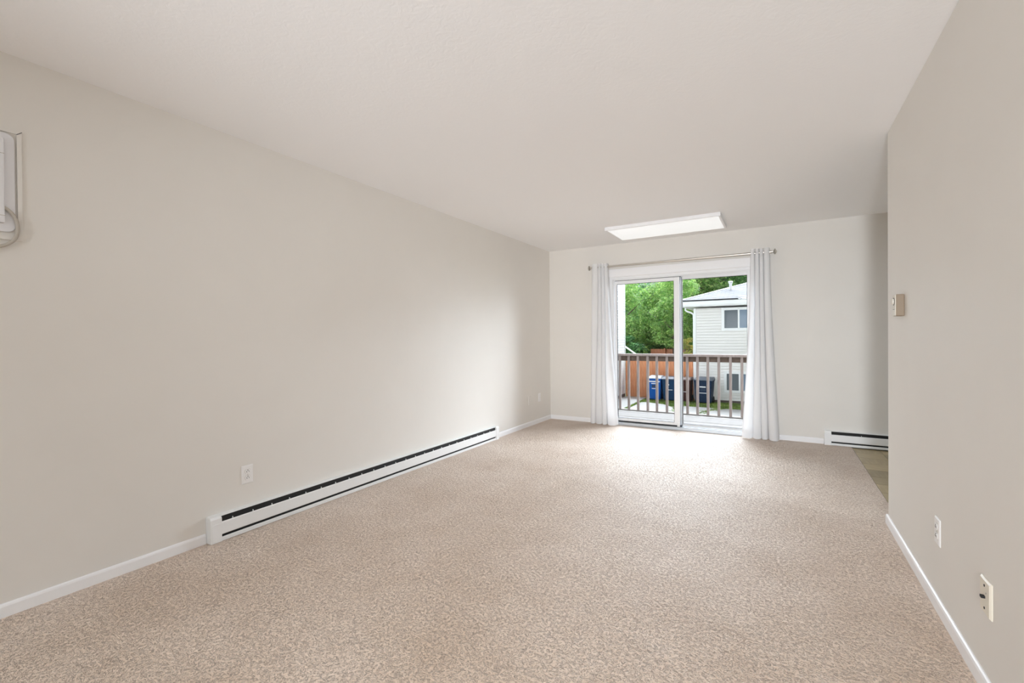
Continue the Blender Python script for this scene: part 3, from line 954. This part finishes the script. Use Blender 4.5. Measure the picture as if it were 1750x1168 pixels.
# vent pipe
zp = zr(-1.65, 20.0)
vp = MB()
vp.lathe((-1.655, 20.0, zp - 0.12), (0, 0, 1), [(0, 0.05), (0.36, 0.05), (0.36, 0.066), (0.40, 0.07), (0.41, 0.05)])
vp.build('vent_pipe', M['white_out'], ro, smooth=True)
vp = MB(); vp.lathe((-1.655, 20.0, zp + 0.295), (0, 0, 1), [(0, 0.088), (0.02, 0.09), (0.05, 0.06), (0.055, 0.02)])
vp.build('vent_cap', M['white_out'], ro, smooth=True)

# ---- siding wall of the wing on the left
lb = empty('neighbour_wing', (-5.8, 19.4, GZ), 'white sided wing of the next building, at the left edge of the door view', 'building')
MB().box(-9, -5.82, 8.5, 19.5, GZ - 0.05, 5.5).build('wall', M['siding_white'], lb)
laps_x(-5.80, 8.5, 19.45, GZ + 0.12, 5.5, 0.112).build('lap_siding', M['siding_white'], lb)
MB().box(-5.87, -5.785, 19.43, 19.52, GZ + 0.05, 5.5).build('corner_trim', M['white_out'], lb)
MB().box(-5.84, -5.79, 8.5, 19.44, GZ - 0.05, GZ + 0.12).build('foundation', M['foundation'], lb)
# white sloping handrail beyond its corner
hr = empty('stair_handrail', (-5.6, 19.6, GZ), 'white sloping handrail coming down beside the corner of the white wing', 'handrail')
MB().tube([(-6.6, 19.75, 1.28), (-5.78, 19.75, 0.70), (-5.36, 19.75, 0.40), (-5.2, 19.75, 0.28)], 0.035, 8).build('rail_bar', M['white_out'], hr)
MB().box(-5.24, -5.18, 19.72, 19.78, GZ - 0.03, 0.29).build('rail_post', M['white_out'], hr)

# ---- fences
def fence(x0, x1, yf, z0, tops, label, mat, pitch=0.145, rail_z=(), posts=(), ear=0.03):
    f = empty('fence', ((x0 + x1) / 2, yf, z0), label, 'fence')
    x = x0
    r = random.Random(5)
    meshes = {}
    while x < x1 - 0.02:
        w_ = min(pitch - 0.008, x1 - x)
        zt_ = tops(x)
        key = (round(w_, 3), round(zt_, 2))
        if key not in meshes:
            mb = MB()
            mb.prism([(0, z0), (w_, z0), (w_, zt_ - ear), (w_ - ear, zt_), (ear, zt_), (0, zt_ - ear)], -0.010, 0.010, 'y')
            meshes[key] = mb.mesh('fence_board', mat)
        o = bpy.data.objects.new('fence_board', meshes[key])
        COL.objects.link(o); o.parent = f
        o.location = (x - f.location.x, r.uniform(-0.004, 0.004), -f.location.z)
        x += pitch
    for z_ in rail_z:
        MB().box(x0, x1, yf + 0.012, yf + 0.05, z_, z_ + 0.085).build('fence_rail', mat, f)
    for px_ in posts:
        MB().box(px_, px_ + 0.09, yf - 0.10, yf - 0.012, z0, tops(px_) + 0.04).build('fence_post', mat, f, bevel=0.008)
    return f
fence(-5.78, -2.98, 19.56, GZ - 0.03, lambda x: 0.17, 'orange cedar board fence standing behind the row of wheeled bins', M['cedar'], rail_z=(-1.1, -0.2), posts=())
fence(-5.78, -3.2, 24.0, GZ - 0.03, lambda x: 0.55, 'reddish board fence farther back under the trees, seen above the deck railing', M['cedar_far'], pitch=0.16, rail_z=(-0.9, 0.2), posts=(-5.1,), ear=0.003)

# ---- wheeled bins
def wheel_bin(x, y, w, dp, h, mb_, ml, label, cat='bin', rot=0.0, stickers=()):
    t = empty('wheeled_bin', (x, y, GZ), label, cat, 'wheeled bins along the fence and house')
    t.rotation_euler = (0, 0, rot)
    def add(m_, nm, mt_, par=None, **kw):
        o = m_.build(nm, mt_, None, **kw)
        o.parent = par or t
        return o
    tw, td, bw, bd = w / 2, dp / 2, w / 2 * 0.80, dp / 2 * 0.80
    hb = h * 0.90
    b = MB()
    b.poly([(-bw, -bd, 0.03), (bw, -bd, 0.03), (bw, bd, 0.03), (-bw, bd, 0.03), (-tw * .96, -td * .96, hb), (tw * .96, -td * .96, hb), (tw * .96, td * .96, hb), (-tw * .96, td * .96, hb)],
           [(3, 2, 1, 0), (4, 5, 6, 7), (0, 1, 5, 4), (1, 2, 6, 5), (2, 3, 7, 6), (3, 0, 4, 7)])
    add(b, 'body', mb_, bevel=0.03)
    add(MB().box(-tw, tw, -td, td, hb - 0.04, hb), 'rim', mb_, bevel=0.01)
    l = MB()
    l.poly([(-tw * 1.03, -td * 1.06, hb), (tw * 1.03, -td * 1.06, hb), (tw * 1.03, td, hb), (-tw * 1.03, td, hb),
            (-tw * 1.0, -td * 1.03, hb + 0.035), (tw * 1.0, -td * 1.03, hb + 0.035), (tw * .95, td, h), (-tw * .95, td, h), (-tw * .85, -td * .4, h - 0.01), (tw * .85, -td * .4, h - 0.01)],
           [(3, 2, 1, 0), (0, 1, 5, 4), (4, 5, 9, 8), (8, 9, 6, 7), (1, 2, 6, 9, 5), (3, 0, 4, 8, 7), (2, 3, 7, 6)])
    add(l, 'lid', ml, bevel=0.012)
    add(MB().cyl((-tw * .8, td + 0.06, hb - 0.03), (tw * .8, td + 0.06, hb - 0.03), 0.016, seg=10), 'handle', mb_)
    for s in (-1, 1):
        add(MB().cyl((s * (bw - 0.02), bd - 0.02, 0.12), (s * (bw + 0.04), bd - 0.02, 0.12), 0.12, seg=20), 'wheel', M['rubber'])
    # front face slopes: y at height z
    def fy(z):
        return -(bd + (td * .96 - bd) * (z - 0.03) / (hb - 0.03))
    for (xa, xb, za, zb, mt_) in stickers:
        o = MB().poly([(xa, fy(za) - 0.006, za), (xb, fy(za) - 0.006, za), (xb, fy(zb) - 0.006, zb), (xa, fy(zb) - 0.006, zb),
                       (xa, fy(za) + 0.004, za), (xb, fy(za) + 0.004, za), (xb, fy(zb) + 0.004, zb), (xa, fy(zb) + 0.004, zb)],
                      [(0, 1, 2, 3), (1, 5, 6, 2), (5, 4, 7, 6), (4, 0, 3, 7), (3, 2, 6, 7), (4, 5, 1, 0)])
        add(o, 'sticker', mt_)
    return t
ST, PD = M['sticker'], M['print_dark']
wheel_bin(-4.36, 18.98, 0.52, 0.66, 0.98, M['bin_blue'], M['lid_pale'], 'bright blue wheeled bin with a pale lid', rot=0.02,
          stickers=((-0.21, 0.21, 0.745, 0.79, ST), (-0.13, 0.09, 0.665, 0.70, ST), (-0.10, 0.09, 0.53, 0.62, PD), (-0.11, 0.11, 0.465, 0.49, ST)))
wheel_bin(-3.80, 19.02, 0.58, 0.70, 0.96, M['bin_navy'], M['lid_grey'], 'navy wheeled bin with grey lid next to the bright blue one', rot=0.05,
          stickers=((-0.12, 0.00, 0.64, 0.67, ST), (-0.14, 0.12, 0.44, 0.462, ST)))
wheel_bin(-3.23, 18.98, 0.54, 0.68, 0.96, M['bin_brown'], M['lid_brown'], 'dark brown wheeled bin by the corner of the house',
          stickers=((-0.22, -0.06, 0.71, 0.755, ST), (-0.14, 0.10, 0.40, 0.417, ST)))
wheel_bin(-2.50, 18.86, 0.68, 0.68, 0.99, M['bin_slate'], M['lid_grey'], 'dark slate wheeled bin standing against the sided house wall', rot=-0.03,
          stickers=((-0.12, 0.10, 0.62, 0.665, ST), (-0.10, 0.09, 0.49, 0.58, PD), (-0.13, 0.12, 0.395, 0.42, ST)))

# ---- trees
def leaves(center, radii, n, size, seed, squash=0.0, clumps=40):
    r = np.random.default_rng(seed)
    c = np.array(center); R_ = np.array(radii)
    d_ = r.normal(size=(clumps, 3)); d_ /= np.linalg.norm(d_, axis=1)[:, None]
    cc = c + d_ * R_ * (0.35 + 0.65 * r.random((clumps, 1)) ** 0.5)
    cr = 0.28 * R_.mean() * (0.6 + 0.8 * r.random(clumps))
    idx = r.integers(0, clumps, n)
    dd = r.normal(size=(n, 3)); dd /= np.linalg.norm(dd, axis=1)[:, None]
    pos = cc[idx] + dd * cr[idx][:, None] * (0.55 + 0.45 * r.random((n, 1))) * np.array([1, 1, 0.7])
    nrm = dd * 0.6 + r.normal(size=(n, 3)) * 0.6 + np.array([0, 0, 0.7])
    nrm /= np.linalg.norm(nrm, axis=1)[:, None]
    t = np.cross(nrm, r.normal(size=(n, 3))); t /= np.linalg.norm(t, axis=1)[:, None]
    b = np.cross(nrm, t)
    s = size * (0.6 + 0.8 * r.random((n, 1)))
    V = np.stack([pos - t * s, pos - b * s * 0.45 + nrm * s * 0.1, pos + t * s, pos + b * s * 0.45 + nrm * s * 0.1], 1)
    return V.reshape(-1, 3)

def tree(x, y, h, radii, cz, mat, label, n, size, seed, clumps=45, name='tree', cat='tree'):
    t = empty(name, (x, y, GZ - 0.03), label, cat, 'trees and bushes behind the fence' if cat == 'tree' else None)
    r = random.Random(seed)
    tr_ = MB()
    base = Vector((x, y, GZ - 0.03))
    top = Vector((x + r.uniform(-.3, .3), y + r.uniform(-.3, .3), cz + radii[2] * 0.4))
    rad = 0.05 + 0.028 * h
    mid = base.lerp(top, 0.5) + Vector((r.uniform(-.15, .15), r.uniform(-.15, .15), 0))
    tr_.cyl(base, mid, rad, rad * 0.7, 10); tr_.cyl(mid, top, rad * 0.7, rad * 0.25, 10)
    tr_.build('trunk', M['bark'], t, smooth=True)
    for k in range(6):
        a = k * 1.05 + r.random()
        st = base.lerp(top, 0.35 + 0.09 * k)
        en = Vector((x + math.cos(a) * radii[0] * .75, y + math.sin(a) * radii[1] * .75, st.z + radii[2] * r.uniform(.1, .5)))
        MB().cyl(st, en, rad * .22, rad * .06, 8).build('branch', M['bark'], t, smooth=True)
    fast_mesh('crown', leaves((x, y, cz), radii, n, size, seed, clumps=clumps), 4, mat, None, t)
    return t
tree(-7.3, 24.6, 6.5, (1.9, 1.7, 2.6), 2.0, M['leaf_a'], 'bright green tree nearest the corner of the white wing', 20000, 0.06, 1, 80)
tree(-5.4, 26.3, 6.5, (1.8, 1.8, 2.4), 2.3, M['leaf_a'], 'bright green tree rising above the far end of the fence', 20000, 0.065, 2, 80)
tree(-4.3, 23.2, 4.2, (1.1, 1.1, 1.9), 2.3, M['leaf_a'], 'tall yellow-green tree seen beside the centre stile of the door', 13000, 0.06, 3, 60)
tree(-9.8, 29, 8, (2.8, 2.5, 3.0), 2.2, M['leaf_b'], 'mid green tree deep behind the wing', 12000, 0.09, 4, 60)
tree(-7.0, 30.5, 8, (2.7, 2.2, 3.2), 2.1, M['leaf_c'], 'dark green tree behind the two bright ones', 14000, 0.09, 5, 70)
tree(-3.9, 30, 9, (2.6, 2.4, 4.2), 3.3, M['leaf_b'], 'broad green tree showing over the low end of the hipped roof', 18000, 0.09, 6, 90)
tree(-0.6, 31, 9, (2.8, 2.4, 3.8), 4.2, M['leaf_b'], 'broad green tree showing over the roof behind the vent pipe', 18000, 0.09, 7, 90)
tree(-3.6, 27.5, 8, (1.5, 1.3, 2.2), 4.3, M['leaf_a'], 'green tree crown directly over the left tip of the hipped roof', 9000, 0.09, 21, 50)
tree(2.6, 31, 9, (2.6, 2.4, 3.8), 4.4, M['leaf_c'], 'dark green tree behind the highest visible part of the roof', 9000, 0.12, 8, 60)
tree(-7.15, 22.4, 3, (1.15, 0.9, 1.1), 0.55, M['leaf_c'], 'low dark green tree just behind the orange fence', 8000, 0.075, 9, 40)
tree(-5.3, 26.2, 3, (1.5, 0.8, 1.5), 1.0, M['leaf_c'], 'low dark green tree behind the reddish far fence', 8000, 0.08, 10, 40)
tree(-3.66, 21.6, 2.6, (0.5, 0.5, 1.0), 0.25, M['leaf_y'], 'yellow-green bush squeezed between fence and house corner', 5000, 0.05, 12, 30, name='bush', cat='bush')
